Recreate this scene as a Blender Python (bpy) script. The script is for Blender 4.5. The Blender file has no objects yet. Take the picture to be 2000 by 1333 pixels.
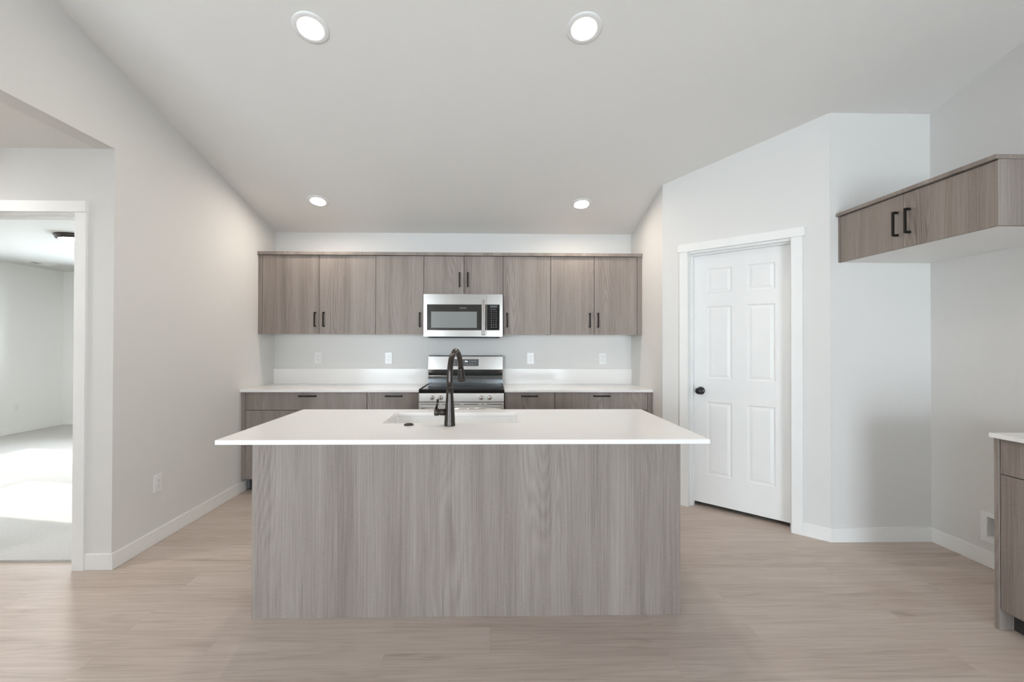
import bpy, bmesh, math, random
from mathutils import Vector, Matrix

random.seed(7)
S = bpy.context.scene
COL = S.collection
PI = math.pi

# ------------------------------------------------------------------ camera
cd = bpy.data.cameras.new('camera')
cam = bpy.data.objects.new('camera', cd)
COL.objects.link(cam)
cd.sensor_fit = 'HORIZONTAL'
cd.sensor_width = 36.0
cd.lens = 885.09 * 36.0 / 2000.0
cd.shift_x = 23.4 / 2000.0
cd.shift_y = -0.5 / 2000.0
cd.clip_start = 0.05
cam.matrix_world = (Matrix.Translation((0, 0, 1.3288)) @ Matrix.Rotation(-0.0204, 4, 'Z')
                    @ Matrix.Rotation(PI / 2 + 0.0069, 4, 'X') @ Matrix.Rotation(0.0023, 4, 'Z'))
S.camera = cam

# ------------------------------------------------------------------ exposure and daylight
S.view_settings.view_transform = 'Standard'
S.view_settings.look = 'None'
S.view_settings.gamma = 1.0
S.view_settings.use_curve_mapping = False
S.view_settings.exposure = 1.08
S.cycles.max_bounces = 14
S.cycles.diffuse_bounces = 9
S.cycles.glossy_bounces = 6
S.cycles.transparent_max_bounces = 12
S.cycles.sample_clamp_indirect = 8.0
S.cycles.caustics_reflective = False
S.cycles.caustics_refractive = False

SKY_STRENGTH = 14.8
LAMP = 114.0
SUN = 44.0
w = bpy.data.worlds.new('sky')
S.world = w
w.use_nodes = True
bg = w.node_tree.nodes['Background']
bg.inputs['Color'].default_value = (0.745, 0.815, 0.905, 1)
bg.inputs['Strength'].default_value = SKY_STRENGTH

sd = bpy.data.lights.new('sun', 'SUN')
sd.energy = SUN
sd.angle = 0.009
sd.color = (1.0, 0.97, 0.93)
sun = bpy.data.objects.new('sun', sd)
COL.objects.link(sun)
el = math.radians(27.5)
sdir = Vector((0.98 * math.cos(el), -0.2 * math.cos(el), -math.sin(el)))
sun.rotation_euler = sdir.to_track_quat('-Z', 'Y').to_euler()
sun.location = (-12, 7, 7)


def portal(x, y, z, sx, sz, aim):
    """daylight portal in a window opening: guides sampling of the sky through the glass"""
    ld = bpy.data.lights.new('window_portal', 'AREA')
    ld.shape = 'RECTANGLE'
    ld.size, ld.size_y = sx, sz
    ld.cycles.is_portal = True
    o = bpy.data.objects.new('window_portal', ld)
    COL.objects.link(o)
    o.location = (x, y, z)
    o.rotation_euler = Vector(aim).to_track_quat('-Z', 'Z').to_euler()


# ------------------------------------------------------------------ dimensions
XL, YB, XR, XW = -2.223, 4.710, 1.468, 2.988      # left wall, back wall, pantry return, right wall
YH = 2.715                                         # hall end wall
YP, XD, YD = 3.018, 2.294, 3.8445                  # alcove wall, diagonal ends
ZC, SL, YR = 2.4765, 0.2516, 0.15                  # ceiling height at back wall, slope, ridge
YF = -4.60                                         # front (window) wall
BX, BY = -6.912, 7.463                             # bedroom far corner
WT = 0.115
XG = -4.60                                         # left wall of the living area behind the viewer
HX0, HX1, HTOP = -3.205, -2.443, 2.090             # hall doorway


def zc(y):
    return ZC + SL * (YB - y) if y >= YR else ZC + SL * (YB - YR) - SL * (YR - y)


# portals: sliding door and window in the front wall, bedroom windows
portal(1.46, YF - 0.02, 1.03, 1.68, 2.06, (0, 1, 0))
portal(-3.325, YF - 0.02, 1.35, 2.25, 2.1, (0, 1, 0))
portal(-5.0, BY + WT - 0.02, 1.46, 2.4, 1.2, (0, -1, 0))  # bedroom back window, added out of view
portal(BX - 0.02, 5.68, 1.34, 0.80, 1.44, (1, 0, 0))
portal(BX - 0.02, 4.56, 1.34, 0.86, 1.44, (1, 0, 0))


# ------------------------------------------------------------------ materials
def new_mat(name):
    m = bpy.data.materials.new(name)
    m.use_nodes = True
    nt = m.node_tree
    return m, nt, nt.nodes['Principled BSDF']


def N(nt, t, **kw):
    n = nt.nodes.new(t)
    for k, v in kw.items():
        if k.startswith('i_'):
            n.inputs[k[2:].replace('_', ' ')].default_value = v
        else:
            setattr(n, k, v)
    return n


def L(nt, a, b):
    nt.links.new(a, b)


def ramp(nt, stops):
    r = N(nt, 'ShaderNodeValToRGB')
    e = r.color_ramp.elements
    while len(e) < len(stops):
        e.new(0.5)
    for i, (p, c) in enumerate(stops):
        e[i].position = p
        e[i].color = (*c, 1) if len(c) == 3 else c
    return r


def plain(name, col, rough=0.5, metal=0.0, noise=0.03, nscale=8.0, bump=0.0, bscale=60.0, spec=0.5, coat=0.0):
    m, nt, b = new_mat(name)
    tc = N(nt, 'ShaderNodeTexCoord')
    nz = N(nt, 'ShaderNodeTexNoise', i_Scale=nscale, i_Detail=4.0)
    L(nt, tc.outputs['Object'], nz.inputs['Vector'])
    lo = tuple(max(0, c * (1 - noise)) for c in col)
    hi = tuple(min(1, c * (1 + noise)) for c in col)
    r = ramp(nt, [(0.3, lo), (0.7, hi)])
    L(nt, nz.outputs['Fac'], r.inputs['Fac'])
    L(nt, r.outputs['Color'], b.inputs['Base Color'])
    b.inputs['Roughness'].default_value = rough
    b.inputs['Metallic'].default_value = metal
    b.inputs['Specular IOR Level'].default_value = spec
    b.inputs['Coat Weight'].default_value = coat
    if bump:
        n2 = N(nt, 'ShaderNodeTexNoise', i_Scale=bscale, i_Detail=3.0)
        L(nt, tc.outputs['Object'], n2.inputs['Vector'])
        bp = N(nt, 'ShaderNodeBump', i_Strength=bump, i_Distance=0.002)
        L(nt, n2.outputs['Fac'], bp.inputs['Height'])
        L(nt, bp.outputs['Normal'], b.inputs['Normal'])
    return m


def wall_paint(name, col):
    """flat paint over a sparse hand-trowelled drywall texture"""
    m, nt, b = new_mat(name)
    tc = N(nt, 'ShaderNodeTexCoord')
    n1 = N(nt, 'ShaderNodeTexNoise', i_Scale=5.0, i_Detail=5.0, i_Roughness=0.6, i_Distortion=1.2)
    L(nt, tc.outputs['Object'], n1.inputs['Vector'])
    r = ramp(nt, [(0.55, (0, 0, 0)), (0.72, (1, 1, 1))])
    L(nt, n1.outputs['Fac'], r.inputs['Fac'])
    bp = N(nt, 'ShaderNodeBump', i_Strength=0.22, i_Distance=0.003)
    L(nt, r.outputs['Color'], bp.inputs['Height'])
    L(nt, bp.outputs['Normal'], b.inputs['Normal'])
    b.inputs['Base Color'].default_value = (*col, 1)
    b.inputs['Roughness'].default_value = 0.85
    b.inputs['Specular IOR Level'].default_value = 0.25
    return m


def wood_mat(name, dark, mid, light):
    """grey-brown textured wood laminate, grain running up (object Z)"""
    m, nt, b = new_mat(name)
    tc = N(nt, 'ShaderNodeTexCoord')
    oi = N(nt, 'ShaderNodeObjectInfo')
    mul = N(nt, 'ShaderNodeMath', operation='MULTIPLY')
    mul.inputs[1].default_value = 37.0
    L(nt, oi.outputs['Random'], mul.inputs[0])
    cmb = N(nt, 'ShaderNodeCombineXYZ')
    L(nt, mul.outputs[0], cmb.inputs[0])
    L(nt, mul.outputs[0], cmb.inputs[1])
    L(nt, mul.outputs[0], cmb.inputs[2])
    add = N(nt, 'ShaderNodeVectorMath', operation='ADD')
    L(nt, tc.outputs['Object'], add.inputs[0])
    L(nt, cmb.outputs[0], add.inputs[1])

    def scaled(sx, sy, sz):
        mp = N(nt, 'ShaderNodeMapping')
        mp.inputs['Scale'].default_value = (sx, sy, sz)
        L(nt, add.outputs[0], mp.inputs['Vector'])
        return mp.outputs['Vector']

    def noise(v, scale, detail=3.0, rough=0.55, dist=0.0):
        n = N(nt, 'ShaderNodeTexNoise', i_Scale=scale, i_Detail=detail, i_Roughness=rough, i_Distortion=dist)
        L(nt, v, n.inputs['Vector'])
        return n.outputs['Fac']

    def math2(op, a, bb):
        n = N(nt, 'ShaderNodeMath', operation=op)
        for i, q in enumerate((a, bb)):
            if isinstance(q, (int, float)):
                n.inputs[i].default_value = q
            else:
                L(nt, q, n.inputs[i])
        return n.outputs[0]

    bands = noise(scaled(9, 9, 0.35), 1.0, 3.0, 0.6)              # broad board-like bands
    fine = noise(scaled(170, 170, 1.6), 1.0, 5.0, 0.65)           # fine vertical fibres
    fibre = noise(scaled(420, 420, 5.0), 1.0, 2.0, 0.5)
    cross = noise(scaled(45, 45, 330), 1.0, 2.0, 0.5)            # faint saw marks
    cath = noise(scaled(5.0, 5.0, 0.55), 1.0, 1.0, 0.4, 0.3)     # cathedral contour field
    rings = math2('SINE', math2('MULTIPLY', cath, 190.0), 0.0)
    zone = noise(scaled(3.0, 3.0, 0.5), 1.0, 1.0)
    zr = ramp(nt, [(0.50, (0, 0, 0)), (0.64, (1, 1, 1))])
    L(nt, zone, zr.inputs['Fac'])
    rings = math2('MULTIPLY', rings, zr.outputs['Color'])
    v = math2('MULTIPLY', math2('SUBTRACT', bands, 0.5), 0.66)
    v = math2('ADD', v, math2('MULTIPLY', math2('SUBTRACT', fine, 0.5), 0.52))
    v = math2('ADD', v, math2('MULTIPLY', math2('SUBTRACT', fibre, 0.5), 0.42))
    v = math2('ADD', v, math2('MULTIPLY', math2('SUBTRACT', cross, 0.5), 0.18))
    v = math2('ADD', v, math2('MULTIPLY', rings, 0.075))
    v = math2('ADD', v, 0.5)
    r = ramp(nt, [(0.18, dark), (0.5, mid), (0.82, light)])
    L(nt, v, r.inputs['Fac'])
    L(nt, r.outputs['Color'], b.inputs['Base Color'])
    b.inputs['Roughness'].default_value = 0.5
    b.inputs['Specular IOR Level'].default_value = 0.4
    bp = N(nt, 'ShaderNodeBump', i_Strength=0.25, i_Distance=0.0006)
    L(nt, v, bp.inputs['Height'])
    L(nt, bp.outputs['Normal'], b.inputs['Normal'])
    return m


def floor_mat():
    m, nt, b = new_mat('vinyl_plank_floor')
    tc = N(nt, 'ShaderNodeTexCoord')
    br = N(nt, 'ShaderNodeTexBrick', offset=0.37, offset_frequency=2)
    br.inputs['Color1'].default_value = (0, 0, 0, 1)
    br.inputs['Color2'].default_value = (1, 1, 1, 1)
    br.inputs['Mortar'].default_value = (0.5, 0.5, 0.5, 1)
    br.inputs['Scale'].default_value = 1.0
    br.inputs['Mortar Size'].default_value = 0.0008
    br.inputs['Mortar Smooth'].default_value = 0.0
    br.inputs['Bias'].default_value = 0.0
    br.inputs['Brick Width'].default_value = 1.22
    br.inputs['Row Height'].default_value = 0.178
    L(nt, tc.outputs['Object'], br.inputs['Vector'])
    sep = N(nt, 'ShaderNodeSeparateColor')
    L(nt, br.outputs['Color'], sep.inputs[0])
    mul = N(nt, 'ShaderNodeMath', operation='MULTIPLY')
    mul.inputs[1].default_value = 23.0
    L(nt, sep.outputs[0], mul.inputs[0])
    cmb = N(nt, 'ShaderNodeCombineXYZ')
    L(nt, mul.outputs[0], cmb.inputs[0])
    L(nt, mul.outputs[0], cmb.inputs[2])
    add = N(nt, 'ShaderNodeVectorMath', operation='ADD')
    L(nt, tc.outputs['Object'], add.inputs[0])
    L(nt, cmb.outputs[0], add.inputs[1])

    def noise(scale3, detail, rough=0.55, dist=0.0):
        mp = N(nt, 'ShaderNodeMapping')
        mp.inputs['Scale'].default_value = scale3
        L(nt, add.outputs[0], mp.inputs['Vector'])
        n = N(nt, 'ShaderNodeTexNoise', i_Scale=1.0, i_Detail=detail, i_Roughness=rough, i_Distortion=dist)
        L(nt, mp.outputs['Vector'], n.inputs['Vector'])
        return n.outputs['Fac']

    def math2(op, a, bb):
        n = N(nt, 'ShaderNodeMath', operation=op)
        for i, q in enumerate((a, bb)):
            if isinstance(q, (int, float)):
                n.inputs[i].default_value = q
            else:
                L(nt, q, n.inputs[i])
        return n.outputs[0]

    g1 = noise((1.1, 14, 1), 4.0, 0.6, 0.35)
    g2 = noise((2.5, 75, 1), 4.0, 0.6)
    g3 = noise((6, 260, 1), 2.0)
    cf = noise((0.55, 6.0, 1), 1.0, 0.4, 0.2)
    rings = math2('SINE', math2('MULTIPLY', cf, 95.0), 0.0)
    knot = noise((2.2, 12, 1), 2.0, 0.5, 0.8)
    kr = ramp(nt, [(0.64, (0, 0, 0)), (0.78, (1, 1, 1))])
    L(nt, knot, kr.inputs['Fac'])
    v = math2('MULTIPLY', math2('SUBTRACT', g1, 0.5), 0.55)
    v = math2('ADD', v, math2('MULTIPLY', math2('SUBTRACT', g2, 0.5), 0.50))
    v = math2('ADD', v, math2('MULTIPLY', math2('SUBTRACT', g3, 0.5), 0.36))
    v = math2('ADD', v, math2('MULTIPLY', rings, 0.040))
    v = math2('ADD', v, math2('MULTIPLY', math2('SUBTRACT', sep.outputs[0], 0.5), 0.13))
    v = math2('SUBTRACT', v, math2('MULTIPLY', kr.outputs['Color'], 0.22))
    v = math2('ADD', v, 0.5)
    r = ramp(nt, [(0.10, FLOOR_D), (0.5, FLOOR_M), (0.9, FLOOR_L)])
    L(nt, v, r.inputs['Fac'])
    mx = N(nt, 'ShaderNodeMix', data_type='RGBA', blend_type='MULTIPLY')
    L(nt, br.outputs['Fac'], mx.inputs[0])
    L(nt, r.outputs['Color'], mx.inputs[6])
    mx.inputs[7].default_value = (0.86, 0.83, 0.81, 1)
    L(nt, mx.outputs[2], b.inputs['Base Color'])
    b.inputs['Roughness'].default_value = 0.42
    b.inputs['Specular IOR Level'].default_value = 0.4
    bp = N(nt, 'ShaderNodeBump', i_Strength=0.12, i_Distance=0.0008)
    L(nt, v, bp.inputs['Height'])
    L(nt, bp.outputs['Normal'], b.inputs['Normal'])
    return m


def carpet_mat():
    m, nt, b = new_mat('carpet_pile')
    tc = N(nt, 'ShaderNodeTexCoord')
    n1 = N(nt, 'ShaderNodeTexNoise', i_Scale=160.0, i_Detail=4.0, i_Roughness=0.7)
    L(nt, tc.outputs['Object'], n1.inputs['Vector'])
    r = ramp(nt, [(0.30, (0.42, 0.405, 0.385)), (0.70, (0.66, 0.645, 0.62))])
    L(nt, n1.outputs['Fac'], r.inputs['Fac'])
    L(nt, r.outputs['Color'], b.inputs['Base Color'])
    b.inputs['Roughness'].default_value = 0.95
    b.inputs['Specular IOR Level'].default_value = 0.1
    n2 = N(nt, 'ShaderNodeTexNoise', i_Scale=90.0, i_Detail=4.0)
    L(nt, tc.outputs['Object'], n2.inputs['Vector'])
    bp = N(nt, 'ShaderNodeBump', i_Strength=0.8, i_Distance=0.006)
    L(nt, n2.outputs['Fac'], bp.inputs['Height'])
    L(nt, bp.outputs['Normal'], b.inputs['Normal'])
    return m


def steel_mat(name, col=(0.44, 0.418, 0.395), rough=0.22):
    m, nt, b = new_mat(name)
    tc = N(nt, 'ShaderNodeTexCoord')
    mp = N(nt, 'ShaderNodeMapping')
    mp.inputs['Scale'].default_value = (2, 2, 500)
    L(nt, tc.outputs['Object'], mp.inputs['Vector'])
    nz = N(nt, 'ShaderNodeTexNoise', i_Scale=1.0, i_Detail=2.0)
    L(nt, mp.outputs['Vector'], nz.inputs['Vector'])
    r = ramp(nt, [(0.3, tuple(c * 0.95 for c in col)), (0.7, tuple(min(1, c * 1.05) for c in col))])
    L(nt, nz.outputs['Fac'], r.inputs['Fac'])
    L(nt, r.outputs['Color'], b.inputs['Base Color'])
    b.inputs['Metallic'].default_value = 1.0
    b.inputs['Roughness'].default_value = rough
    return m


def emit_mat(name, col, strength):
    m = bpy.data.materials.new(name)
    m.use_nodes = True
    nt = m.node_tree
    nt.nodes.clear()
    e = N(nt, 'ShaderNodeEmission')
    e.inputs['Color'].default_value = (*col, 1)
    e.inputs['Strength'].default_value = strength
    o = N(nt, 'ShaderNodeOutputMaterial')
    L(nt, e.outputs[0], o.inputs['Surface'])
    return m


def glass_mat(name='window_glass', tint=(0.96, 0.98, 0.97)):
    m = bpy.data.materials.new(name)
    m.use_nodes = True
    nt = m.node_tree
    nt.nodes.clear()
    t = N(nt, 'ShaderNodeBsdfTransparent')
    t.inputs['Color'].default_value = (*tint, 1)
    g = N(nt, 'ShaderNodeBsdfGlossy')
    g.inputs['Roughness'].default_value = 0.02
    fr = N(nt, 'ShaderNodeFresnel')
    fr.inputs['IOR'].default_value = 1.45
    mx = N(nt, 'ShaderNodeMixShader')
    L(nt, fr.outputs[0], mx.inputs[0])
    L(nt, t.outputs[0], mx.inputs[1])
    L(nt, g.outputs[0], mx.inputs[2])
    o = N(nt, 'ShaderNodeOutputMaterial')
    L(nt, mx.outputs[0], o.inputs['Surface'])
    return m


FLOOR_D, FLOOR_M, FLOOR_L = (0.320, 0.253, 0.210), (0.502, 0.422, 0.370), (0.630, 0.555, 0.500)
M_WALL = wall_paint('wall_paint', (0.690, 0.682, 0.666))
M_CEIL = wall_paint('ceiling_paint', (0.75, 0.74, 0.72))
M_BWALL = wall_paint('brightened_bedroom_wall', (0.80, 0.80, 0.785))  # wall paint lightened, its colour standing in for stronger light in this room
M_BCEIL = wall_paint('dimmed_bedroom_ceiling', (0.58, 0.575, 0.55))  # ceiling paint darkened in colour to offset excess bounced light
M_TRIM = plain('white_trim_paint', (0.80, 0.80, 0.79), 0.42, noise=0.01)
M_DOOR = plain('white_door_paint', (0.79, 0.79, 0.785), 0.45, noise=0.01)
M_WOOD = wood_mat('grey_oak_laminate', (0.127, 0.101, 0.086), (0.246, 0.207, 0.184), (0.347, 0.304, 0.277))
M_EDGE = plain('pale_edge_band', (0.42, 0.39, 0.36), 0.5)
M_WHITE = plain('white_melamine', (0.80, 0.80, 0.79), 0.45, noise=0.01)
M_QUARTZ = plain('white_quartz', (0.83, 0.815, 0.80), 0.11, noise=0.025, nscale=260.0, spec=0.2)
M_SINK = plain('white_sink_composite', (0.84, 0.84, 0.83), 0.35, noise=0.01)
M_BLACK = plain('matte_black_metal', (0.008, 0.007, 0.006), 0.5, noise=0.1, spec=0.2)
M_KNOB = plain('satin_black_metal', (0.010, 0.010, 0.011), 0.28, noise=0.1)
M_BRONZE = plain('dark_bronze_metal', (0.058, 0.050, 0.047), 0.27, metal=0.85, noise=0.1)
M_STEEL = steel_mat('brushed_steel')
M_STEEL_R = steel_mat('satin_brushed_steel', (0.66, 0.635, 0.605), 0.46)
M_STEEL_D = steel_mat('dark_brushed_steel', (0.33, 0.325, 0.32), 0.3)
M_CHROME = plain('polished_steel', (0.80, 0.79, 0.78), 0.12, metal=1.0, noise=0.02)
M_COVE = plain('glossy_dark_steel', (0.13, 0.135, 0.14), 0.18, metal=1.0, noise=0.03)
M_BGLASS = plain('black_glass', (0.012, 0.012, 0.013), 0.06, noise=0.1)
M_MWGLASS = plain('microwave_screen', (0.235, 0.245, 0.245), 0.16, noise=0.03, nscale=400.0)
M_MWDOOR = plain('microwave_door_glass', (0.035, 0.034, 0.030), 0.12, noise=0.05)
M_TOE = plain('toe_kick_board', (0.045, 0.04, 0.038), 0.6, noise=0.1)
M_PLASTIC = plain('white_plastic', (0.77, 0.77, 0.76), 0.30, noise=0.01)
M_SLOT = plain('dark_slot', (0.22, 0.22, 0.22), 0.6)
M_DISPLAY = plain('display_panel', (0.045, 0.045, 0.045), 0.3)
M_MARK = plain('panel_marking', (0.45, 0.45, 0.45), 0.5)
M_LED = emit_mat('display_digits', (0.85, 0.9, 1.0), 0.8)
M_DIFF = emit_mat('downlight_diffuser', (1.0, 0.89, 0.78), LAMP)
M_BDIFF = emit_mat('flush_light_diffuser', (1.0, 0.975, 0.94), 85.0)
M_HDIFF = emit_mat('hall_light_diffuser', (1.0, 0.975, 0.94), 38.0)
M_VENTW = plain('vent_white', (0.72, 0.72, 0.70), 0.45)
M_FLOOR = floor_mat()
M_CARPET = carpet_mat()
M_GLASS = glass_mat()
M_GLASS_DIM = glass_mat('dimmed_window_glass', (0.26, 0.255, 0.245))  # invented dark tint that only cuts the daylight entering the bedroom


# ------------------------------------------------------------------ mesh helpers
def bm_new():
    return bmesh.new()


def box(bm, x0, x1, y0, y1, z0, z1, bev=0.0, seg=2):
    vs = [bm.verts.new((x, y, z)) for x in (x0, x1) for y in (y0, y1) for z in (z0, z1)]
    fs = [bm.faces.new([vs[i] for i in f]) for f in
          ((0, 1, 3, 2), (4, 6, 7, 5), (0, 4, 5, 1), (2, 3, 7, 6), (0, 2, 6, 4), (1, 5, 7, 3))]
    if bev:
        es = set(e for f in fs for e in f.edges)
        bmesh.ops.bevel(bm, geom=list(es), offset=bev, segments=seg, affect='EDGES', profile=0.5)
    return bm


def B(x0, x1, y0, y1, z0, z1, bev=0.0):
    return box(bm_new(), x0, x1, y0, y1, z0, z1, bev)


def prism_xy(bm, poly, z0, ztop):
    """upright prism over a footprint; ztop(y) gives the (sloping) top"""
    lo = [bm.verts.new((x, y, z0(y) if callable(z0) else z0)) for x, y in poly]
    hi = [bm.verts.new((x, y, ztop(y) if callable(ztop) else ztop)) for x, y in poly]
    bm.faces.new(list(reversed(lo)))
    bm.faces.new(hi)
    n = len(poly)
    for i in range(n):
        bm.faces.new((lo[i], lo[(i + 1) % n], hi[(i + 1) % n], hi[i]))


def prism_yz(bm, poly, x0, x1):
    a = [bm.verts.new((x0, y, z)) for y, z in poly]
    c = [bm.verts.new((x1, y, z)) for y, z in poly]
    bm.faces.new(a)
    bm.faces.new(list(reversed(c)))
    n = len(poly)
    for i in range(n):
        bm.faces.new((a[i], c[i], c[(i + 1) % n], a[(i + 1) % n]))


def frame_of(d):
    d = Vector(d).normalized()
    up = Vector((0, 0, 1)) if abs(d.z) < 0.9 else Vector((0, 1, 0))
    u = d.cross(up).normalized()
    v = d.cross(u).normalized()
    return d, u, v


def lathe(bm, origin, axis, prof, n=32, cap=True):
    """profile [(distance along axis, radius)]"""
    d, u, v = frame_of(axis)
    o = Vector(origin)
    rings = []
    for t, r in prof:
        rings.append([bm.verts.new(o + d * t + (u * math.cos(2 * PI * k / n) + v * math.sin(2 * PI * k / n)) * r)
                      for k in range(n)])
    for a, c in zip(rings, rings[1:]):
        for k in range(n):
            f = bm.faces.new((a[k], a[(k + 1) % n], c[(k + 1) % n], c[k]))
            f.smooth = True
    if cap:
        bm.faces.new(list(reversed(rings[0])))
        bm.faces.new(rings[-1])
    return bm


def tube(bm, pts, rad, n=20):
    """swept tube; rad is one number or one per point"""
    P = [Vector(p) for p in pts]
    if not isinstance(rad, (list, tuple)):
        rad = [rad] * len(P)
    d0 = (P[1] - P[0]).normalized()
    _, u, v = frame_of(d0)
    rings = []
    for i, p in enumerate(P):
        d = (P[min(i + 1, len(P) - 1)] - P[max(i - 1, 0)]).normalized()
        u = (u - d * u.dot(d)).normalized()
        v = d.cross(u)
        rings.append([bm.verts.new(p + (u * math.cos(2 * PI * k / n) + v * math.sin(2 * PI * k / n)) * rad[i]) for k in range(n)])
    for a, c in zip(rings, rings[1:]):
        for k in range(n):
            f = bm.faces.new((a[k], a[(k + 1) % n], c[(k + 1) % n], c[k]))
            f.smooth = True
    bm.faces.new(list(reversed(rings[0])))
    bm.faces.new(rings[-1])
    return bm


def finish(bm):
    bmesh.ops.recalc_face_normals(bm, faces=bm.faces[:])


def mesh_obj(name, bm, mat, parent=None):
    finish(bm)
    me = bpy.data.meshes.new(name)
    bm.to_mesh(me)
    bm.free()
    if mat:
        me.materials.append(mat)
    o = bpy.data.objects.new(name, me)
    COL.objects.link(o)
    if parent:
        o.parent = parent
    return o


def tag(o, label, cat, group=None, kind=None):
    o['label'] = label
    o['category'] = cat
    if group:
        o['group'] = group
    if kind:
        o['kind'] = kind
    return o


def thing(name, label, cat, loc=(0, 0, 0), rotz=0.0, group=None, kind=None):
    o = bpy.data.objects.new(name, None)
    o.empty_display_size = 0.1
    COL.objects.link(o)
    o.location = loc
    o.rotation_euler = (0, 0, rotz)
    return tag(o, label, cat, group, kind)


def part(name, bm, mat, parent, root=None, label=None):
    """bm is in world coordinates; it is moved into the root's own frame"""
    r = root or parent
    if r.parent:
        r = r.parent
    inv = (Matrix.Translation(r.location) @ r.rotation_euler.to_matrix().to_4x4()).inverted()
    bm.transform(inv)
    o = mesh_obj(name, bm, mat, parent)
    if label:
        o['label'] = label
    return o


def lpart(name, bm, mat, parent, label=None):
    """bm is already in the root's own frame"""
    o = mesh_obj(name, bm, mat, parent)
    if label:
        o['label'] = label
    return o


def struct(name, bm, mat, label=None, cat=None):
    o = mesh_obj(name, bm, mat)
    o['kind'] = 'structure'
    if label:
        o['label'] = label
        o['category'] = cat
    return o


def text_bm(s, size, x, y, z, width=None):
    """lettering facing -Y, centred on x, z"""
    cu = bpy.data.curves.new('lettering', 'FONT')
    cu.body = s
    cu.size = size
    cu.align_x = 'CENTER'
    cu.align_y = 'CENTER'
    cu.extrude = 0.0003
    o = bpy.data.objects.new('lettering', cu)
    COL.objects.link(o)
    dg = bpy.context.evaluated_depsgraph_get()
    me = bpy.data.meshes.new_from_object(o.evaluated_get(dg))
    bm = bmesh.new()
    bm.from_mesh(me)
    bpy.data.objects.remove(o)
    bpy.data.curves.remove(cu)
    bpy.data.meshes.remove(me)
    if width:
        xs = [v.co.x for v in bm.verts]
        k = width / max(1e-6, max(xs) - min(xs))
        for v in bm.verts:
            v.co.x *= k
    bm.transform(Matrix.Translation((x, y, z)) @ Matrix.Rotation(PI / 2, 4, 'X'))
    return bm


# ------------------------------------------------------------------ room shell
# main floor (planks run across the picture)
bm = bm_new()
prism_xy(bm, [(XG - WT, YF - WT), (XW + WT, YF - WT), (XW + WT, YB + WT), (XL, YB + WT), (XL, BY + WT), (BX - WT, BY + WT),
              (BX - WT, 2.76), (-5.1, 2.76), (-5.1, 1.4), (XG - WT, 1.4)], -0.06, 0.0)
struct('floor', bm, M_FLOOR, 'light oak vinyl plank floor of the kitchen and hall', 'floor')
bm = bm_new()
box(bm, HX0, HX1, 2.812, YH + WT, 0.0, 0.012)
box(bm, BX, XL - WT, YH + WT, BY, 0.0, 0.012)
bmesh.ops.remove_doubles(bm, verts=bm.verts[:], dist=1e-6)
tag(mesh_obj('carpet', bm, M_CARPET), 'light grey cut pile carpet beyond the open doorway', 'carpet', kind='stuff')

# ceilings
bm = bm_new()
prism_yz(bm, [(YB + WT, zc(YB + WT)), (YR, zc(YR)), (YF - WT, zc(YF - WT)), (YF - WT, zc(YF - WT) + 0.2),
              (YR, zc(YR) + 0.2), (YB + WT, zc(YB + WT) + 0.2)], XL - WT, XW + WT)
prism_yz(bm, [(1.5, zc(1.5)), (YR, zc(YR)), (YF - WT, zc(YF - WT)), (YF - WT, zc(YF - WT) + 0.2),
              (YR, zc(YR) + 0.2), (1.5, zc(1.5) + 0.2)], XG - WT, XL - WT)
struct('ceiling', bm, M_CEIL, 'sloping vaulted ceiling over the kitchen', 'ceiling')
struct('ceiling_hall', B(-5.1, XL - WT, 1.4, YH, ZC, ZC + 0.2), M_CEIL, 'low flat ceiling of the hall at the left', 'ceiling')
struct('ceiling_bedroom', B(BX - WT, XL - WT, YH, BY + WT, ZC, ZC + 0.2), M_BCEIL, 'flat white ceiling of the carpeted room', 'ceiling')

# walls
bm = bm_new()
for y0, y1, z0 in ((YH, YB, 0.0), (1.5, YH, ZC)):
    prism_xy(bm, [(XL - WT, y0), (XL, y0), (XL, y1), (XL - WT, y1)], z0, zc)
struct('wall_left', bm, M_WALL, 'grey wall left of the kitchen with the header over the hall opening', 'wall')

bm = bm_new()
prism_xy(bm, [(XL - WT, YB), (XW + WT, YB), (XW + WT, YB + WT), (XL - WT, YB + WT)], 0, zc)
struct('wall_back', bm, M_WALL, 'grey wall behind the cooking range', 'wall')

bm = bm_new()
UBY0, UBY1, UBZ0, UBZ1 = 2.523, 2.667, 0.179, 0.299      # hole for the recessed supply box
for ya, yb in ((YF - WT, YR), (YR, UBY0), (UBY1, YB)):
    prism_xy(bm, [(XW, ya), (XW + WT, ya), (XW + WT, yb), (XW, yb)], 0, zc)
box(bm, XW, XW + WT, UBY0, UBY1, 0, UBZ0)
prism_xy(bm, [(XW, UBY0), (XW + WT, UBY0), (XW + WT, UBY1), (XW, UBY1)], UBZ1, zc)
struct('wall_right', bm, M_WALL, 'grey wall on the right of the refrigerator space', 'wall')

# pantry: return wall, diagonal wall with the door hole, alcove wall
R2 = math.sqrt(0.5)


def dg(s, off=0.0):
    """point on the diagonal wall: s along it, off towards the room"""
    return (XR + s * R2 - off * R2, YD - s * R2 - off * R2)


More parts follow.
